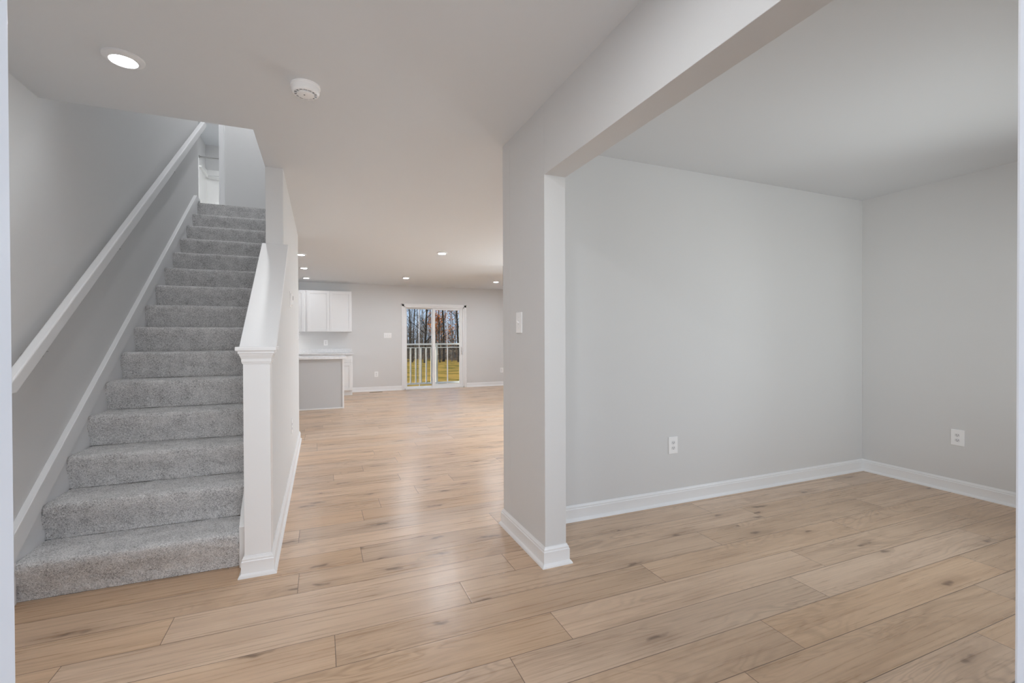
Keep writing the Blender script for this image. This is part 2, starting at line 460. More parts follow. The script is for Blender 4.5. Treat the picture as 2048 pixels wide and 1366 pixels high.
# side walls
struct('wall_left', MB().box(LX - 0.12, LX, FY0, 6.46, -0.02, UH).box(LX - 0.12, LX, 6.46, BY + 0.15, -0.02, H), M['wall'], 'grey painted wall beside the stairs', 'wall')
SW0, SW1 = 4.85, 7.95
mb = MB().box(RX, RX + 0.15, FY0, 0.45, -0.02, H).box(RX, RX + 0.15, 1.45, SW0, -0.02, H).box(RX, RX + 0.15, 0.45, 1.45, -0.02, 0.5).box(RX, RX + 0.15, 0.45, 1.45, 2.1, H).box(RX, RX + 0.15, SW1, BY + 0.15, -0.02, H).box(RX, RX + 0.15, SW0, SW1, -0.02, 0.55).box(RX, RX + 0.15, SW0, SW1, 2.15, H)
struct('wall_right', mb, M['wall'], 'grey painted wall on the right with a power outlet', 'wall')
# front wall, door opening and window opening (behind the camera)
DX0, DX1 = -0.1322, 0.7865
WX0, WX1, WZ0, WZ1 = 1.9, 3.7, 0.5, 2.0
mb = MB().box(LX - 0.12, DX0 - 0.03, FY0, FY1 - 0.01, -0.02, H).box(DX1 + 0.03, WX0, FY0, FY1 - 0.01, -0.02, H).box(DX0 - 0.03, DX1 + 0.03, FY0, FY1 - 0.01, 2.06, H)
mb.box(WX1, RX, FY0, FY1 - 0.01, -0.02, H).box(WX0, WX1, FY0, FY1 - 0.01, -0.02, WZ0).box(WX0, WX1, FY0, FY1 - 0.01, WZ1, H)
struct('wall_front', mb, M['wall'], 'front wall around the entrance', 'wall')
mb = MB()
mb.box(DX0 - 0.028, DX0 - 0.0, FY0 - 0.01, FY1 + 0.004, 0, 2.045).box(DX1, DX1 + 0.028, FY0 - 0.01, FY1 + 0.004, 0, 2.045).box(DX0 - 0.028, DX1 + 0.028, FY0 - 0.01, FY1 + 0.004, 2.045, 2.06)
mb.box(DX0 - 0.09, DX0 - 0.026, FY1 - 0.008, FY1 + 0.006, 0, 2.11).box(DX1 + 0.026, DX1 + 0.09, FY1 - 0.008, FY1 + 0.006, 0, 2.11)
struct('door_1', mb, M['trim'], 'white jamb of the front door at the edge of the view', 'door', 0.003)
mb = MB()
for a in ((WX0, WX0 + 0.05), (WX1 - 0.05, WX1), (2.775, 2.825)): mb.box(a[0], a[1], FY0 + 0.01, FY0 + 0.09, WZ0, WZ1)
mb.box(WX0, WX1, FY0 + 0.01, FY0 + 0.09, WZ0, WZ0 + 0.05).box(WX0, WX1, FY0 + 0.01, FY0 + 0.09, WZ1 - 0.05, WZ1)
w1 = struct('window_1', mb, M['vinyl'], 'white front window of the side room', 'window', 0.003)
MB().box(WX0 + 0.04, WX1 - 0.04, FY0 + 0.045, FY0 + 0.052, WZ0 + 0.04, WZ1 - 0.04).obj('pane', M['glass'], w1)

mb = MB()
for a in ((SW0, SW0 + 0.05), (SW1 - 0.05, SW1), (5.86, 5.92), (6.88, 6.94)): mb.box(RX + 0.05, RX + 0.12, a[0], a[1], 0.55, 2.15)
mb.box(RX + 0.05, RX + 0.12, SW0, SW1, 0.55, 0.60).box(RX + 0.05, RX + 0.12, SW0, SW1, 2.10, 2.15)
w2 = struct('added_window_2', mb, M['vinyl'], 'unseen white side window added to the far room, behind the middle wall', 'window', 0.003)  # invented opening, hidden from the camera, lets fill light into the far room
MB().box(RX + 0.08, RX + 0.086, SW0 + 0.04, SW1 - 0.04, 0.59, 2.11).obj('pane', M['glass'], w2)

mb = MB()
for a in ((0.45, 0.50), (1.40, 1.45)): mb.box(RX + 0.05, RX + 0.12, a[0], a[1], 0.5, 2.1)
mb.box(RX + 0.05, RX + 0.12, 0.45, 1.45, 0.5, 0.55).box(RX + 0.05, RX + 0.12, 0.45, 1.45, 2.05, 2.1)
w3 = struct('added_window_3', mb, M['vinyl'], 'unseen white side window added to the side room, right of the view', 'window', 0.003)  # invented opening outside the frame, lets fill light across to the stairs
MB().box(RX + 0.08, RX + 0.086, 0.49, 1.41, 0.54, 2.06).obj('pane', M['glass'], w3)

# stub wall with header beam, and the wall behind the side room
mb = MB().box(1.09, 1.216, 2.19, 2.67, -0.02, H).box(1.09, RX, 2.67, 2.79, -0.02, H)
struct('wall_middle', mb, M['wall'], 'grey wall that ends the side room, with a short return', 'wall', 0.002)
struct('beam', MB().box(1.09, 1.216, FY1 - 0.02, 2.1901, 2.068, H + 0.01), M['wall'], 'grey dropped header over the wide side opening', 'beam', 0.002)

# stair side wall: full height at the back, sloped half wall in front
hw = MB().prism_x([(2.80, -0.02), (6.10, -0.02), (6.10, H + 0.02), (3.738, H + 0.02), (3.738, 1.868), (2.80, 1.212)], -0.36, -0.245)
hw.box(LX, -0.36, 6.06, 6.10, -0.02, 2.395)
struct('wall_stair', hw, M['wall'], 'grey stair wall, low and sloped in front, full height behind', 'wall', 0.002)
# upper storey around the stairwell
mb = MB().box(LX - 0.12, -0.24, 2.99, SY - 0.001, H + 0.3, UH).box(-0.36, -0.24, SY, 7.5, H + 0.3, UH).box(-3.2, -3.1, 6.36, 11.5, UZ, UH)
mb.box(-3.2, LX - 0.12, 6.34, 6.46, UZ, UH)
struct('wall_upper', mb, M['wall'], 'upstairs wall around the stairwell', 'wall')
mb = MB().box(-1.276, -0.36, 7.5, 7.6, UZ, UH).box(-3.1, -2.08, 7.5, 7.6, UZ, UH).box(-2.08, -1.276, 7.5, 7.6, UZ + 2.04, UH)
struct('wall_landing', mb, M['wall'], 'grey wall facing the top of the stairs', 'wall')
mb = MB().box(-1.276, -1.219, 7.485, 7.5, UZ, UZ + 2.1).box(-2.137, -2.08, 7.485, 7.5, UZ, UZ + 2.1).box(-2.137, -1.219, 7.485, 7.5, UZ + 2.04, UZ + 2.1)
mb.box(-1.287, -1.276, 7.48, 7.61, UZ, UZ + 2.04).box(-1.224, -1.217, 7.478, 7.5, UZ, UZ + 2.1)
struct('door_2', mb, M['trim'], 'white casing of the bathroom doorway above the stairs', 'door', 0.002)
mb = MB().box(-2.30, -2.18, 7.6, 11.4, UZ, UH).box(-0.40, -0.30, 7.6, 11.4, UZ, UH).box(-2.3, -0.3, 11.3, 11.42, UZ, UH)
struct('wall_bathroom', mb, M['wall'], 'bathroom walls seen through the upstairs doorway', 'wall')

# back wall with the opening for the sliding door
OX0, OX1, OZ = 1.805, 3.268, 1.965
mb = MB().box(LX - 0.12, OX0, BY, BY + 0.15, -0.3, H).box(OX1, RX + 0.15, BY, BY + 0.15, -0.3, H).box(OX0, OX1, BY, BY + 0.15, OZ, H).box(OX0, OX1, BY, BY + 0.15, -0.3, -0.01)
struct('wall_back', mb, M['wall'], 'far grey wall with the sliding glass door', 'wall')

# baseboards
PR = [(0, 0), (0.027, 0), (0.026, 0.006), (0.021, 0.014), (0.015, 0.019), (0.014, 0.021), (0.014, 0.078), (0.0105, 0.082), (0.0105, 0.090), (0.005, 0.097), (0.0035, 0.103), (0, 0.103)]
PRF = [(-a, z) for a, z in PR]
struct('baseboard_right', MB().sweep([(RX, FY1), (RX, 2.67), (1.216, 2.67), (1.216, 2.19), (1.09, 2.19), (1.09, 2.79), (RX, 2.79)], PR), M['trim'], 'white baseboard around the side room and the post', 'baseboard', smooth=True)
struct('baseboard_stair', MB().sweep([(LX, 6.10), (-0.245, 6.10), (-0.245, 2.79), (-0.244, 2.69), (-0.366, 2.69), (-0.366, 2.798)], PR), M['trim'], 'white baseboard along the stair half wall and newel', 'baseboard', smooth=True)
struct('baseboard_back', MB().sweep([(RX, 2.79), (RX, BY), (3.325, BY)], PR).sweep([(1.755, BY), (0.625, BY)], PR), M['trim'], 'white baseboard on the far wall', 'baseboard', smooth=True)
struct('baseboard_left', MB().sweep([(LX, FY1), (LX, 2.765)], PRF), M['trim'], 'white baseboard in front of the stairs', 'baseboard', smooth=True)

# ------------------------------------------------------------------ staircase
RISE, GO, Y0 = 0.186, 0.254, 2.80
NST = 15
st = thing('staircase', 'straight flight of grey carpeted steps with white skirts on the left', 'stairs', (-0.86, 2.8, 0))
XA, XB = -1.3065, -0.4055


def step_mesh(i):
    fine = 0.0065 if i < 5 else (0.009 if i < 9 else 0.013)
    yf = Y0 + i * GO; zt = RISE * (i + 1); zb = RISE * i + 0.002
    rad = 0.024
    prof = []
    back = GO + 0.035 if i < NST - 1 else 0.06
    yb = yf + back
    n_ = max(3, int((back - rad) / fine))
    for q in range(n_): prof.append((yb + (yf + rad - yb) * q / n_, zt))
    arc = math.radians(100); na = max(4, int(rad * arc / fine))
    for q in range(na + 1):
        a = math.radians(90) + arc * q / na
        prof.append((yf + rad + rad * math.cos(a), zt - rad + rad * math.sin(a)))
    ys, zs = prof[-1]
    nr = max(4, int((zs - zb) / fine))
    yend = yf + 0.026
    for q in range(1, nr + 1):
        t = q / nr
        s_ = min(1.0, t * 1.25); s_ = s_ * s_ * (3 - 2 * s_)
        prof.append((ys + (yend - ys) * s_, zs + (zb - zs) * t))
    nx = int((XB - XA) / fine)
    pts = []; K = len(prof)
    nrm = []
    for j in range(K):
        a = Vector((0, *prof[max(0, j - 1)])); c = Vector((0, *prof[min(K - 1, j + 1)]))
        t = (c - a).normalized(); nrm.append(Vector((0, t.z, -t.y)) * 1.0)
    amp = 0.0042 if i < 9 else 0.003
    for ix in range(nx + 1):
        x = XA + (XB - XA) * ix / nx
        edge_ = min(1.0, min(ix, nx - ix) * fine / 0.012)
        sink = (1 - edge_) ** 2 * 0.006
        for j, (y, z) in enumerate(prof):
            p = Vector((x, y, z)); nn = nrm[j]
            if nn.y > 0.2 or nn.z < -0.2: nn = -nn
            d = noise.noise(p * 95) * amp + noise.noise(p * 230) * amp * 0.5 + noise.noise(p * 17) * 0.003 - sink
            if j == K - 1: d = min(d, 0)
            pts.append(p + nn * d)
    fs = [(a * K + j, a * K + j + 1, (a + 1) * K + j + 1, (a + 1) * K + j) for a in range(nx) for j in range(K - 1)]
    return pts, fs


for i in range(NST):
    pts, fs = step_mesh(i)
    me = bpy.data.meshes.new('carpeted_step'); me.from_pydata([tuple(p - st.location) for p in pts], [], fs)
    me.polygons.foreach_set('use_smooth', [True] * len(me.polygons)); me.materials.append(M['carpet'])
    o = bpy.data.objects.new('carpeted_step', me); o.parent = st; C.objects.link(o)


def nl(y, d): return RISE + RISE / GO * (y - Y0) + d


# left skirt: thin board on the wall and the raised rake band on it
YT = 6.33
MB().prism_x([(2.775, 0), (2.775, nl(2.775, 0.05)), (YT, nl(YT, 0.06)), (YT, nl(YT, -0.34)), (3.05, 0)], LX, XA).obj('skirt_board', M['trim'], st)
bn = MB().prism_x([(2.768, 0.198), (2.768, nl(2.768, 0.142)), (6.235, nl(6.235, 0.138)), (6.40, UZ + 0.045), (6.40, UZ + 0.004), (6.34, nl(6.34, 0.03)), (2.815, 0.215), (2.80, 0.198)], LX, -1.289)
o = bn.obj('rake_moulding', M['trim'], st, 0.003)
MB().prism_x([(2.768, 0.0), (2.768, 0.197), (2.812, 0.197), (2.812, 0.0)], LX, -1.291).obj('skirt_plinth', M['trim'], st, 0.003)
# right skirt beside the newel
o = MB().prism_x([(2.80, 0.0), (2.80, 0.215), (2.86, nl(2.86, 0.05)), (3.9, nl(3.9, 0.05)), (3.9, nl(3.9, -0.35)), (3.1, 0)], -0.4045, -0.3605).obj('skirt_board', M['trim'], st, 0.002)
MB().prism_x([(3.9, nl(3.9, 0.05)), (6.3, nl(6.3, 0.05)), (6.3, nl(6.3, -0.3)), (3.9, nl(3.9, -0.35))], -0.4045, -0.3605).obj('skirt_board', M['trim'], st, 0.002)

# newel post at the foot of the half wall
nw = thing('newel_post', 'square white newel post at the foot of the stair half wall', 'post', (-0.305, 2.745, 0))
MB().box(-0.366, -0.2435, 2.69, 2.80, 0.0, 1.152).obj('shaft', M['trim'], nw, 0.0025)
MB().box(-0.398, -0.2135, 2.662, 2.86, 1.149, 1.169).obj('cap_plate', M['trim'], nw, 0.003)
crown = [(0, 1.082), (0.004, 1.082), (0.006, 1.090), (0.008, 1.094), (0.008, 1.108), (0.013, 1.118), (0.019, 1.128), (0.020, 1.134), (0.026, 1.136), (0.026, 1.149), (0, 1.149)]
MB().sweep([(-0.366, 2.80), (-0.366, 2.69), (-0.2435, 2.69), (-0.2435, 2.83)], [(-a * 0.78, z) for a, z in crown]).obj('crown_moulding', M['trim'], nw)
# sloped cap on the half wall
sl = (1.893 - 1.168) / (3.738 - 2.700)
mb = MB().prism_x([(2.700, 1.169), (3.7385, 1.894), (3.7385, 1.868), (2.737, 1.169)], -0.384, -0.214)
struct('trim_1', mb, M['trim'], 'wide white sloped cap board on top of the stair half wall', 'trim', 0.0035)
# bed moulding under the cap on the hall side
mb = MB().prism_x([(2.86, nl(2.86, 0) - 10, ), ] if False else [(2.80, 1.213), (3.737, 1.868), (3.737, 1.846), (2.80, 1.191)], -0.2455, -0.233)
struct('trim_2', mb, M['trim'], 'thin white moulding under the sloped cap board', 'trim', 0.002)

# handrail on the left wall
hr = thing('handrail', 'white wooden handrail on the left wall above the stairs', 'handrail', (-1.25, 2.7, 0.98))
s_ = 0.732


def rail_z(y): return 0.974 + s_ * (y - 2.705)


mb = MB().prism_x([(2.700, rail_z(2.705)), (6.435, rail_z(6.435)), (6.435 - 0.0, rail_z(6.435) + 0.028), (6.355, rail_z(6.355) + 0.088), (2.648, rail_z(2.705) + 0.041), (2.645, rail_z(2.705))], -1.272, -1.230)
mb.obj('rail', M['trim'], hr, 0.007, 3)
for yb in (2.95, 3.86, 5.15, 6.22):
    zb = rail_z(yb) - 0.028
    b_ = MB().lathe([(0.032, 0.0), (0.031, 0.004), (0.018, 0.008)], (LX, yb, zb - 0.01), 20, 'x')
    b_.tube([(LX + 0.005, yb, zb - 0.01), (LX + 0.03, yb, zb - 0.018), (LX + 0.052, yb, zb - 0.012), (LX + 0.068, yb, zb + 0.006), (LX + 0.069, yb, zb + 0.03)], 0.006, 10)
    b_.box(LX + 0.058, LX + 0.08, yb - 0.03, yb + 0.03, zb + 0.024, zb + 0.0275)
    b_.obj('bracket', M['metal'], hr, smooth=True)

# ------------------------------------------------------------------ sliding glass door
d3 = MB()
for x0, x1 in ((1.748, 1.808), (3.266, 3.326)):
    d3.box(x0, x1, BY - 0.016, BY, 0, 2.022)
d3.box(1.748, 3.326, BY - 0.016, BY, 1.963, 2.022)
for x0, x1 in ((1.748, 1.758), (3.316, 3.326)): d3.box(x0, x1, BY - 0.022, BY - 0.014, 0, 2.024)
d3.box(1.748, 3.326, BY - 0.022, BY - 0.014, 2.012, 2.024)
dr = struct('door_3', d3, M['trim'], 'white sliding glass door in the far wall', 'door', 0.002)
fr_ = MB().box(1.806, 1.838, BY - 0.004, BY + 0.15, 0, 1.964).box(3.236, 3.268, BY - 0.004, BY + 0.15, 0, 1.964).box(1.806, 3.268, BY - 0.004, BY + 0.15, 1.936, 1.965).box(1.806, 3.268, BY - 0.004, BY + 0.15, -0.005, 0.03)
fr_.obj('door_frame', M['vinyl'], dr, 0.003)


def sash(name, x0, x1, y, glx0, glx1, gz0, gz1, z0, z1):
    p = MB()
    p.box(x0, glx0, y, y + 0.04, z0, z1).box(glx1, x1, y, y + 0.04, z0, z1).box(glx0, glx1, y, y + 0.04, z0, gz0).box(glx0, glx1, y, y + 0.04, gz1, z1)
    s_o = p.obj(name, M['vinyl'], dr, 0.003)
    MB().box(glx0, glx1, y + 0.018, y + 0.023, gz0, gz1).obj('pane', M['glass'], s_o)
    mx_ = (glx0 + glx1) / 2 - 0.006
    MB().box(mx_ - 0.009, mx_ + 0.009, y + 0.010, y + 0.017, gz0, gz1).obj('grille_bar', M['vinyl'], s_o, 0.002)
    return s_o


sash('fixed_panel', 1.836, 2.548, BY + 0.08, 1.885, 2.478, 0.065, 1.905, 0.03, 1.938)
sp = sash('sliding_panel', 2.482, 3.238, BY + 0.030, 2.552, 3.155, 0.10, 1.888, 0.03, 1.938)
hb = MB().tube([(3.205, BY + 0.032, 0.82), (3.205, BY - 0.012, 0.83), (3.205, BY - 0.012, 0.98), (3.205, BY + 0.032, 0.99)], 0.009, 8).box(3.192, 3.218, BY + 0.022, BY + 0.031, 0.80, 1.01)
hb.obj('handle', M['vinyl'], sp, smooth=True)

# guard rail outside the door
gy = BY + 0.22
gr = thing('balcony_railing', 'white railing with square balusters outside the sliding door', 'railing', (2.5, gy, 0.1))
MB().box(1.70, 3.42, gy - 0.04, gy + 0.04, 1.045, 1.083).obj('top_rail', M['vinyl'], gr, 0.004)
MB().box(1.70, 3.42, gy - 0.015, gy + 0.015, 0.972, 0.990).obj('sub_rail', M['vinyl'], gr, 0.003)
MB().box(1.70, 3.42, gy - 0.022, gy + 0.022, 0.092, 0.136).obj('bottom_rail', M['vinyl'], gr, 0.003)
for xb in (1.870, 1.994, 2.119, 2.243, 2.371, 2.497):
    MB().box(xb - 0.016, xb + 0.016, gy - 0.016, gy + 0.016, 0.13, 0.975).obj('baluster', M['vinyl'], gr, 0.003)
MB().box(2.604, 2.652, gy - 0.024, gy + 0.024, 0.0, 1.046).obj('post', M['vinyl'], gr, 0.003)
MB().box(2.901, 2.915, gy - 0.006, gy + 0.006, 0.13, 0.975).obj('baluster', M['vinyl'], gr, 0.001)
for xb in (1.70, 3.37):
    MB().box(xb, xb + 0.05, BY + 0.15, gy + 0.025, 0.0, 1.046).obj('post', M['vinyl'], gr, 0.003)
MB().box(1.6, 3.5, BY + 0.15, gy + 0.06, -0.05, 0.0).obj('sill_ledge', M['vinyl'], gr, 0.004)

# ------------------------------------------------------------------ kitchen
# base cabinet run
bc = thing('base_cabinet', 'white base cabinets against the far wall behind the island', 'cabinet', (-0.3, 10.68, 0))
MB().box(LX + 0.005, 0.62, 10.39, BY, 0.10, 0.865).obj('body', M['cab'], bc, 0.002)
MB().box(LX + 0.005, 0.617, 10.45, BY - 0.01, 0.0, 0.101).obj('toe_kick', M['cab'], bc)


def shaker(mbx, x0, x1, z0, z1, y, rail=0.055):
    """front frame with a recessed centre panel"""
    mbx.box(x0, x0 + rail, y - 0.019, y, z0, z1).box(x1 - rail, x1, y - 0.019, y, z0, z1).box(x0 + rail, x1 - rail, y - 0.019, y, z0, z0 + rail).box(x0 + rail, x1 - rail, y - 0.019, y, z1 - rail, z1)
    mbx.box(x0 + rail - 0.002, x1 - rail + 0.002, y - 0.008, y, z0 + rail - 0.002, z1 - rail + 0.002)


for x0, x1 in ((0.155, 0.607), (-0.305, 0.147), (-0.765, -0.313), (-1.30, -0.773)):
    q = MB(); q.box(x0, x1, 10.371, 10.39, 0.70, 0.85); q.obj('drawer', M['cab'], bc, 0.003)
    q = MB(); shaker(q, x0, x1, 0.115, 0.69, 10.39); q.obj('door', M['cab'], bc, 0.002)
ct = MB().box(LX + 0.002, 0.642, 10.345, BY, 0.866, 0.90).box(LX + 0.002, 0.642, BY - 0.02, BY, 0.90, 0.985)
tag(ct.obj('countertop', M['quartz'], None, 0.003, origin=(-0.3, 10.7, 0.866)), 'pale stone countertop with low backsplash on the far base cabinets', 'countertop')
# island
il = thing('kitchen_island', 'grey panelled kitchen island past the stair wall', 'island', (-0.4, 8.9, 0))
MB().box(LX + 0.25, 0.352, 8.54, 9.15, 0.0, 0.858).obj('panel', M['island'], il)
MB().box(0.340, 0.366, 8.528, 9.16, 0.0, 0.858).obj('corner_trim', M['cab'], il, 0.002)
MB().box(LX + 0.25, 0.352, 8.526, 8.54, 0.0, 0.022).obj('base_trim', M['cab'], il, 0.003)
MB().box(LX + 0.25, 0.352, 8.53, 8.54, 0.815, 0.858).obj('top_rail', M['island'], il, 0.002)
tag(MB().box(LX + 0.22, 0.403, 8.46, 9.19, 0.8585, 0.897).obj('island_countertop', M['quartz'], None, 0.004, origin=(-0.4, 8.8, 0.8585)), 'pale stone slab on top of the grey kitchen island', 'countertop')
# wall cabinets: a pair of doors on the right unit, the next unit runs behind the stair wall
for nm, x0, x1, doors, lab in (('wall_cabinet', -0.290, 0.628, ((-0.262, 0.1755), (0.1795, 0.622)), 'white two door wall cabinet nearest the sliding door'),
                               ('wall_cabinet', -1.20, -0.2915, ((-1.18, -0.76), (-0.742, -0.316)), 'white wall cabinet cut off by the stair wall edge')):
    wc = thing(nm, lab, 'cabinet', ((x0 + x1) / 2, 10.85, 1.355), 'kitchen wall cabinets')
    MB().box(x0, x1, 10.70, BY, 1.355, 2.236).obj('body', M['cab'], wc, 0.0015)
    for a, c in doors:
        q = MB(); shaker(q, a, c, 1.362, 2.222, 10.70); q.obj('door', M['cab'], wc, 0.002)
hood = thing('range_hood', 'slim white range hood under the wall cabinets', 'range hood', (-0.95, 10.8, 1.25), None)
MB().prism_x([(10.62, 1.30), (BY, 1.27), (BY, 1.354), (10.62, 1.354)], -1.2, -0.56).obj('body', M['cab'], hood, 0.003)
MB().box(-1.0, -0.75, 10.72, 10.85, 1.272, 1.288).obj('lamp_lens', mat('hood_lamp', (1, 1, 1), 0.4, emit=(1, 0.97, 0.92), strength=30), hood)

# ------------------------------------------------------------------ switches and outlets (built facing -y around the origin)
random.seed(1)


def plate(w, h):
    return MB().box(-w / 2, w / 2, -0.006, 0.0, -h / 2, h / 2)


def make_outlet():
    t = thing('power_outlet', 'x', 'outlet', (0, 0, 0), 'wall power outlets')
    plate(0.083, 0.122).obj('cover_plate', M['plastic'], t, 0.0025, 3)
    for s in (-1, 1):
        q = MB(); n_ = 24; vs = []
        for yy in (-0.0060, -0.0078):
            for i in range(n_):
                a = 2 * math.pi * i / n_
                vs.append((0.0165 * math.copysign(min(1, abs(math.cos(a)) * 1.0), math.cos(a)), yy, max(-0.0125, min(0.0125, 0.0165 * math.sin(a)))))
        q.add([(x, y, z + s * 0.0195) for x, y, z in vs], [tuple(range(n_)), tuple(range(2 * n_ - 1, n_ - 1, -1))] + [(i, (i + 1) % n_, n_ + (i + 1) % n_, n_ + i) for i in range(n_)])
        rc = q.obj('receptacle', M['plastic2'], t)
        for sx, hh in ((-0.0062, 0.0042), (0.0062, 0.0035)):
            MB().box(sx - 0.0012, sx + 0.0012, -0.0084, -0.0076, s * 0.0195 - hh + 0.002, s * 0.0195 + hh + 0.002).obj('slot', M['slot'], rc)
        MB().lathe([(0.0024, -0.0084), (0.0024, -0.0076)], (0, 0, s * 0.0195 - 0.0075), 10, 'y').obj('ground_hole', M['slot'], rc)
    MB().lathe([(0.003, -0.0072), (0.0032, -0.006)], (0, 0, 0), 12, 'y').obj('screw', M['plastic2'], t)
    return t


def make_switch(n_):
    t = thing('light_switch', 'x', 'light switch', (0, 0, 0), 'wall light switches')
    w = 0.083 + 0.046 * (n_ - 1)
    plate(w, 0.122).obj('cover_plate', M['plastic'], t, 0.0025, 3)
    for i in range(n_):
        cx_ = (i - (n_ - 1) / 2) * 0.046
        MB().box(cx_ - 0.0065, cx_ + 0.0065, -0.0068, -0.0055, -0.013, 0.013).obj('toggle_slot', M['plastic2'], t)
        MB().prism_x([(-0.006, -0.005), (-0.006, 0.006), (-0.019, 0.011), (-0.020, 0.004)], cx_ - 0.004, cx_ + 0.004).obj('toggle', M['plastic'], t, 0.001)
        for sz in (-0.03, 0.03):
            MB().lathe([(0.0028, -0.0070), (0.003, -0.0058)], (cx_, 0, sz), 10, 'y').obj('screw', M['plastic2'], t)
    return t


def put(o, loc, rz, label):
    o.location = loc; o.rotation_euler = (0, 0, rz); o['label'] = label
    return o


ol = make_outlet()
put(ol, (2.368, 2.67, 0.424), 0, 'white power outlet low on the middle wall of the side room')
copy_tree(ol, (RX, 1.987, 0.428), -R(90), 'white power outlet low on the right wall near the picture edge')
copy_tree(ol, (1.172, BY, 0.388), 0, 'white power outlet low on the far wall between island and sliding door')
copy_tree(ol, (0.101, BY, 1.117), 0, 'white power outlet above the kitchen countertop')
copy_tree(ol, (4.255, BY, 0.392), 0, 'white power outlet low on the far wall right of the sliding door')
copy_tree(ol, (-0.245, 4.53, 0.435), R(90), 'white power outlet low on the hall side of the stair wall')
s1 = make_switch(1)
put(s1, (1.09, 2.521, 1.30), -R(90), 'white single light switch on the post beside the side opening')
copy_tree(s1, (-0.245, 5.93, 1.265), R(90), 'white light switch at the far end of the stair wall')
s3 = make_switch(3)
put(s3, (1.430, BY, 1.275), 0, 'white triple light switch left of the sliding door')
# thermostat on the hall side of the stair wall
th = thing('thermostat', 'small white thermostat high on the hall side of the stair wall', 'thermostat', (-0.245, 4.46, 1.55))
MB().box(-0.245, -0.239, 4.39, 4.53, 1.485, 1.615).obj('back_plate', M['plastic'], th, 0.002)
MB().box(-0.2395, -0.222, 4.42, 4.50, 1.50, 1.60).obj('body', M['plastic'], th, 0.004)
MB().box(-0.2225, -0.2205, 4.435, 4.485, 1.545, 1.580).obj('display', M['vent'], th)

# floor register
fg = thing('floor_register', 'brown floor register in front of the far wall', 'floor vent', (1.14, 10.78, 0.0))
MB().box(1.0, 1.28, 10.735, 10.825, 0.0, 0.005).obj('frame', M['vent_floor'], fg, 0.002)
q = MB()
for i in range(12): q.box(1.02 + i * 0.021, 1.03 + i * 0.021, 10.75, 10.81, 0.0045, 0.0062)
q.obj('louvre', M['slot'], fg)

# ------------------------------------------------------------------ ceiling fixtures


def downlight(x, y, label, lamp, r_=0.076, z=H, group='recessed ceiling lights'):
    t = thing('recessed_light', label, 'ceiling light', (x, y, z), group)
    MB().lathe([(r_, z + 0.001), (r_, z - 0.004), (r_ * 0.985, z - 0.008), (r_ * 0.80, z - 0.0155), (r_ * 0.70, z - 0.017), (r_ * 0.665, z - 0.016), (r_ * 0.655, z - 0.0125), (r_ * 0.62, z - 0.0125)], (x, y, 0), 48).obj('trim_ring', M['trim'], t, smooth=True)
    MB().lathe([(r_ * 0.605, z - 0.012), (r_ * 0.60, z - 0.0155), (r_ * 0.50, z - 0.0172), (r_ * 0.25, z - 0.018)], (x, y, 0), 32).obj('lens', lamp, t)
    return t


downlight(-0.790, 2.528, 'large round recessed light in the foyer ceiling above the stairs', M['lamp'])
K_ = [(1.622, 6.559, 'nearest round recessed light in the ceiling of the far room'),
      (1.602, 9.491, 'recessed light in the far ceiling in front of the sliding door'),
      (3.536, 9.467, 'recessed light in the far ceiling close to the middle wall edge'),
      (-0.262, 7.40, 'recessed light over the kitchen beside the stair wall, nearest of three'),
      (-0.262, 8.784, 'recessed light over the kitchen, middle of the three by the stair wall'),
      (-0.262, 10.205, 'recessed light over the kitchen, farthest of three, above the wall cabinets')]
for x, y, lab in K_: downlight(x, y, lab, M['lampk'] if x < 0 else M['lampl'])
for x, y, lab in ((2.3, 4.6, 'added unseen recessed light behind the middle wall, nearest the hall'), (3.7, 4.6, 'added unseen recessed light behind the middle wall, nearest the added side window')): downlight(x, y, lab, M['lampl'])  # extra downlights out of view, added to brighten the far room
downlight(3.536, 6.55, 'added recessed light in the far room, unseen behind the middle wall', M['lampl'])  # another unseen downlight added for far room brightness
downlight(0.32, 0.95, 'added unseen recessed light in the foyer ceiling above the entrance', M['lampf'])  # added above the frame to lift the foyer floor and carpet
downlight(-0.78, 1.45, 'added unseen recessed light in the foyer ceiling left of the entrance', M['lampf'])  # added outside the frame to lift the stair wall and carpet
downlight(3.0, 0.95, 'added unseen recessed light in the side room ceiling by the front window', M['lampk'])  # added outside the frame to lift the right wall and floor

sd = thing('smoke_detector', 'round white smoke detector on the foyer ceiling', 'smoke detector', (-0.061, 2.476, H))
MB().lathe([(0.068, H + 0.001), (0.068, H - 0.008), (0.0655, H - 0.010), (0.0655, H - 0.012)], (-0.061, 2.476, 0), 48).obj('base_plate', M['plastic'], sd, smooth=True)
MB().lathe([(0.064, H - 0.0115), (0.064, H - 0.028), (0.061, H - 0.036), (0.0565, H - 0.041), (0.052, H - 0.042), (0.0515, H - 0.036)], (-0.061, 2.476, 0), 48).obj('body', M['plastic'], sd, smooth=True)
MB().lathe([(0.052, H - 0.0362), (0.052, H - 0.0375), (0.036, H - 0.038)], (-0.061, 2.476, 0), 48).obj('vent_ring', M['vent'], sd, smooth=True)
MB().lathe([(0.039, H - 0.0378), (0.039, H - 0.044), (0.034, H - 0.047), (0.008, H - 0.048)], (-0.061, 2.476, 0), 40).obj('sensor_cover', M['plastic'], sd, smooth=True)
q = MB()
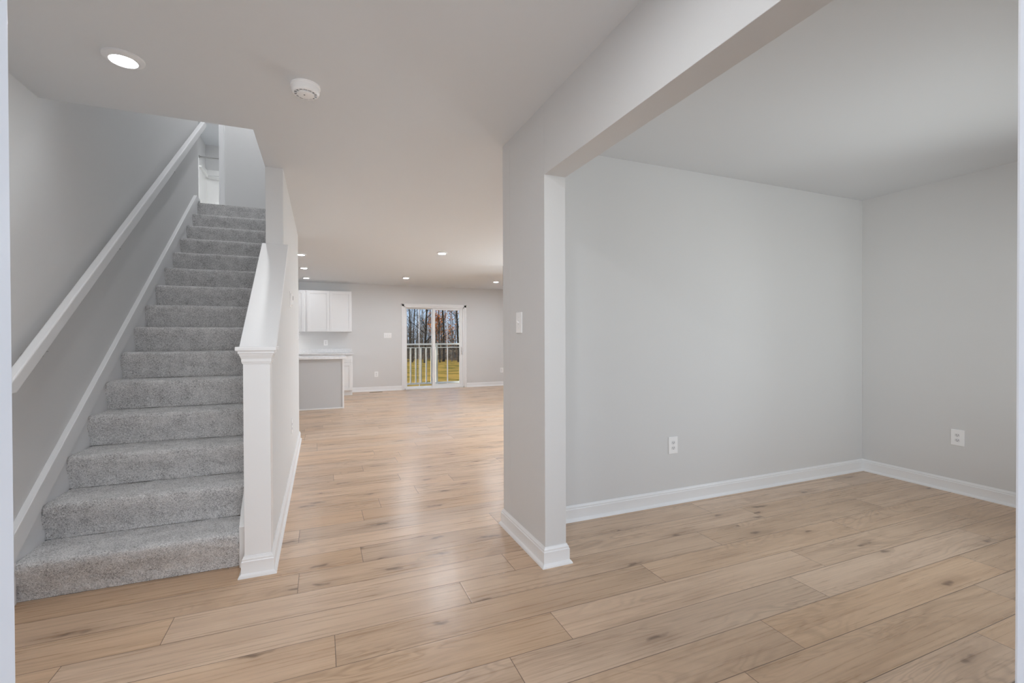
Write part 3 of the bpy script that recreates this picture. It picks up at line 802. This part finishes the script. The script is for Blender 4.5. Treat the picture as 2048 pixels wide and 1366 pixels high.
for i in range(14):
    a = 2 * math.pi * i / 14; c_, s2 = math.cos(a), math.sin(a); r0, r1, hw_ = 0.037, 0.053, 0.0014
    px, py = -0.061, 2.476
    q.add([(px + c_ * r + s2 * w, py + s2 * r - c_ * w, z) for z in (H - 0.0375, H - 0.0425) for r, w in ((r0, -hw_), (r0, hw_), (r1, hw_), (r1, -hw_))],
          [(0, 1, 2, 3), (7, 6, 5, 4), (0, 4, 5, 1), (1, 5, 6, 2), (2, 6, 7, 3), (3, 7, 4, 0)])
q.obj('vent_rib', M['plastic'], sd)
MB().lathe([(0.004, H - 0.0475), (0.004, H - 0.0488)], (-0.066, 2.468, 0), 12).obj('test_button', M['vent'], sd)

# linear chandelier over the dining area, almost wholly behind the middle wall
ch = thing('chandelier', 'black ceiling fixture rod showing at the edge of the middle wall', 'chandelier', (3.2, 7.385, H))
for xr in (2.893, 3.55): MB().tube([(xr, 7.385, H), (xr, 7.385, 2.10)], 0.008, 10).obj('rod', M['black'], ch)
MB().box(2.905, 3.60, 7.37, 7.40, 2.085, 2.115).obj('bar', M['black'], ch, 0.003)
for xr in (2.98, 3.2, 3.45):
    MB().lathe([(0.005, 2.14 - 0.1), (0.035, 2.125 - 0.1), (0.05, 2.09 - 0.1), (0.035, 2.055 - 0.1), (0.005, 2.04 - 0.1)], (xr, 7.385, 0), 24).obj('globe', M['globe'], ch, smooth=True)
    MB().tube([(xr, 7.385, 2.09), (xr, 7.385, 2.035)], 0.01, 10).obj('socket', M['black'], ch)

# unseen upstairs lamps, added to light the landing, stairwell and bathroom
for x, y, lab in ((-0.85, 6.7, 'unseen round ceiling light added over the upstairs landing'), (-0.52, 4.7, 'unseen round ceiling light added over the stairwell'), (-1.3, 9.2, 'unseen round ceiling light in the upstairs bathroom')):
    downlight(x, y, lab, mat('upper_lamp', (1, 1, 1), 0.4, emit=(0.97, 0.985, 1.0), strength={6.7: 370, 4.7: 500}.get(y, 900)), 0.09, UH, 'unseen upstairs ceiling lights')

# shower behind the upstairs doorway
sh = thing('shower_surround', 'white moulded shower surround seen through the upstairs doorway', 'shower', (-1.4, 11.0, UZ))
MB().box(-2.18, -0.42, 11.27, 11.30, UZ, UZ + 1.92).box(-2.18, -2.15, 10.56, 11.30, UZ, UZ + 1.92).obj('wall_panel', M['tub'], sh, 0.008, 3)
MB().prism_x([(11.27, 4.60), (11.20, 4.56), (11.20, 4.535), (11.27, 4.52)], -2.11, -0.42).obj('ledge', M['tub'], sh, 0.004)
q = MB().prism_x([(10.57, 4.535), (10.57, 4.56), (11.26, 4.56), (11.26, 4.535)], -2.152, -2.105)
q.obj('side_ledge', M['tub'], sh, 0.004)
MB().box(-2.12, -0.42, 10.55, 11.27, UZ, UZ + 0.45).obj('tub', M['tub'], sh, 0.02, 3)
MB().box(-1.98, -0.42, 11.0, 11.27, 3.94, 3.99).obj('ledge', M['tub'], sh, 0.006)
rd = thing('shower_rod', 'thin metal curtain rod across the upstairs shower', 'rod', (-1.3, 10.6, 4.73))
MB().tube([(-2.15, 10.6, 4.735), (-0.40, 10.6, 4.735)], 0.012, 12).obj('bar', M['metal'], rd, smooth=True)
MB().lathe([(0.03, -2.15), (0.03, -2.143), (0.016, -2.138)], (0, 10.6, 4.735), 16, 'x').obj('flange', M['metal'], rd, smooth=True)

# ------------------------------------------------------------------ outdoors


def gz(x, y):
    t = max(0.0, min(1.0, (y - 12) / 30))
    return -0.90 + 0.05 * t + 0.05 * math.sin(x * 0.4) * t + 0.03 * math.sin(y * 0.7 + x * 0.2)


q = MB(); NX, NY = 50, 60
vs = [(-30 + 75 * i / NX, BY + 0.2 + 62 * j / NY, gz(-30 + 75 * i / NX, BY + 0.2 + 62 * j / NY)) for j in range(NY + 1) for i in range(NX + 1)]
q.add(vs, [(j * (NX + 1) + i, j * (NX + 1) + i + 1, (j + 1) * (NX + 1) + i + 1, (j + 1) * (NX + 1) + i) for j in range(NY) for i in range(NX)])
g = q.obj('ground', M['grass'], None, smooth=True); g['kind'] = 'structure'; g['label'] = 'yellowed lawn behind the house'; g['category'] = 'lawn'
q = MB(); vs = []
for j in range(24):
    for i in range(40):
        x = -30 + 75 * i / 39; y = 41.2 + j * 1.4
        vs.append((x, y, gz(x, min(y, 42)) - 0.04 + 0.06 * min(1, j) + max(0, j - 3) * 0.06 + 0.06 * math.sin(i * 1.7 + j)))
q.add(vs, [(j * 40 + i, j * 40 + i + 1, (j + 1) * 40 + i + 1, (j + 1) * 40 + i) for j in range(23) for i in range(39)])
g = q.obj('ground_woodland', M['leaf_brown'], None, smooth=True); g['kind'] = 'structure'; g['label'] = 'brown leaf litter under the trees'; g['category'] = 'ground'
q = MB().box(-8, 9, -12, FY0 - 0.02, -0.25, -0.03)
o = struct('ground_front', q, mat('concrete', (0.5, 0.49, 0.47), 0.9), 'pale concrete in front of the entrance', 'ground')
# a wooded bank closes the view behind the trees
random.seed(8)
q = MB()


def leaf(mbx, p, s):
    a = Vector((random.uniform(-1, 1), random.uniform(-1, 1), random.uniform(-1, 1))).normalized(); b_ = a.orthogonal().normalized()
    mbx.add([p - a * s, p + b_ * s * 0.55, p + a * s, p - b_ * s * 0.55], [(0, 1, 2, 3)])


for i in range(620):
    x = random.uniform(-6, 30); y = random.uniform(45, 66); h_ = random.choice((random.uniform(5, 12), random.uniform(2.2, 4.5), random.uniform(2.2, 4.0))); r_ = random.uniform(0.015, 0.05)
    lx, ly = random.uniform(-0.9, 0.9), random.uniform(-0.5, 0.5)
    q.tube([(x, y, -1.2), (x + lx * 0.4, y, h_ * 0.4), (x + lx, y + ly, h_)], [r_, r_ * 0.75, r_ * 0.2], 5)
    for b_ in range(random.randint(3, 7)):
        t = random.uniform(0.12, 0.9); p = Vector((x + lx * t, y, h_ * t - 0.5)); d_ = Vector((random.uniform(-1.6, 1.6), random.uniform(-0.6, 0.6), random.uniform(0.5, 1.8)))
        q.tube([p, p + d_ * 0.5 + Vector((0, 0, 0.1)), p + d_], [r_ * 0.45, r_ * 0.3, 0.006], 4)
for i in range(12000):
    x = random.uniform(-6, 30); y = random.uniform(42.5, 66); leaf(q, Vector((x, y, -0.9 + max(0, y - 44) * 0.03 + abs(random.gauss(0, 0.8)))), random.uniform(0.05, 0.13))
tag(q.obj('woodland_undergrowth', M['brush']), 'dense brown undergrowth and thin stems behind the lawn', 'woodland', kind='stuff')


def tree(px, y, lean, r0, bark, label, leaves=None, h=9.0, group='trees behind the lawn', seed=0, name='bare_tree'):
    random.seed(seed)
    x = px
    z0 = gz(x, y) - 0.05
    t = thing(name, label, 'tree', (x, y, z0), group)
    q = MB(); N = 9; pts = []; rr = []
    for i in range(N + 1):
        u = i / N
        pts.append(Vector((x + lean * u * h + 0.10 * math.sin(u * 5 + seed), y + 0.08 * math.cos(u * 4 + seed), z0 + u * h))); rr.append(r0 * (1 - 0.72 * u) + (0.25 * r0 if i == 0 else 0))
    q.tube(pts, rr, 10); q.obj('trunk', bark, t, smooth=True)
    q = MB(); tips = []
    for i in range(22):
        u = random.uniform(0.18, 0.98); k_ = int(u * N); p = pts[k_].lerp(pts[min(N, k_ + 1)], u * N - k_)
        a = random.uniform(0, 6.28); ln = random.uniform(0.9, 2.2) * (1.15 - 0.5 * u); d_ = Vector((math.cos(a), math.sin(a), random.uniform(0.4, 1.3))).normalized() * ln
        rb = r0 * random.uniform(0.16, 0.34)
        mid = p + d_ * 0.5 + Vector((random.uniform(-.1, .1), 0, random.uniform(0, .15)))
        q.tube([p, mid, p + d_], [rb, rb * 0.6, rb * 0.15], 6); tips += [mid, p + d_]
        for s in range(3):
            b0 = mid.lerp(p + d_, random.random()); dd = Vector((random.uniform(-1, 1), random.uniform(-1, 1), random.uniform(0.1, 1))) * 0.55
            q.tube([b0, b0 + dd], [rb * 0.35, 0.004], 4); tips.append(b0 + dd)
    q.obj('branches', bark, t)
    if leaves:
        q = MB()
        for p in tips:
            for s in range(leaves[1]): leaf(q, p + Vector((random.gauss(0, .3), random.gauss(0, .3), random.gauss(0, .3))), random.uniform(0.06, 0.12))
        q.obj('foliage', leaves[0], t)['kind'] = 'stuff'
    return t


tree(6.85, 39, 0.01, 0.050, M['bark'], 'thin dark tree at the left edge of the fixed door panel', seed=1)
tree(7.15, 40, 0.09, 0.054, M['bark'], 'slender tree leaning right behind the left railing balusters', seed=2)
tree(7.55, 43, 0.02, 0.043, M['bark'], 'thin upright tree left of the left grille bar', seed=3)
tree(8.22, 39, 0.02, 0.115, M['bark'], 'thick dark tree right of the left grille bar', seed=4)
tree(9.75, 40, -0.06, 0.065, M['bark'], 'dark tree leaning left just right of the middle door stile', (M['leaf_orange'], 2), seed=5)
tree(10.25, 41, -0.035, 0.130, M['bark'], 'thickest dark tree left of the right grille bar', seed=6)
tree(10.95, 41, 0.01, 0.036, M['pale_bark'], 'thin pale tree right of the right grille bar', seed=7)
tree(11.25, 40, 0.0, 0.094, M['bark'], 'dark upright tree near the right edge of the sliding panel', seed=8)
tree(10.9, 44, 0.0, 0.043, M['bark'], 'small tree with rust red leaves behind the right pane', (M['leaf_orange'], 14), h=6.5, seed=9, name='autumn_tree')
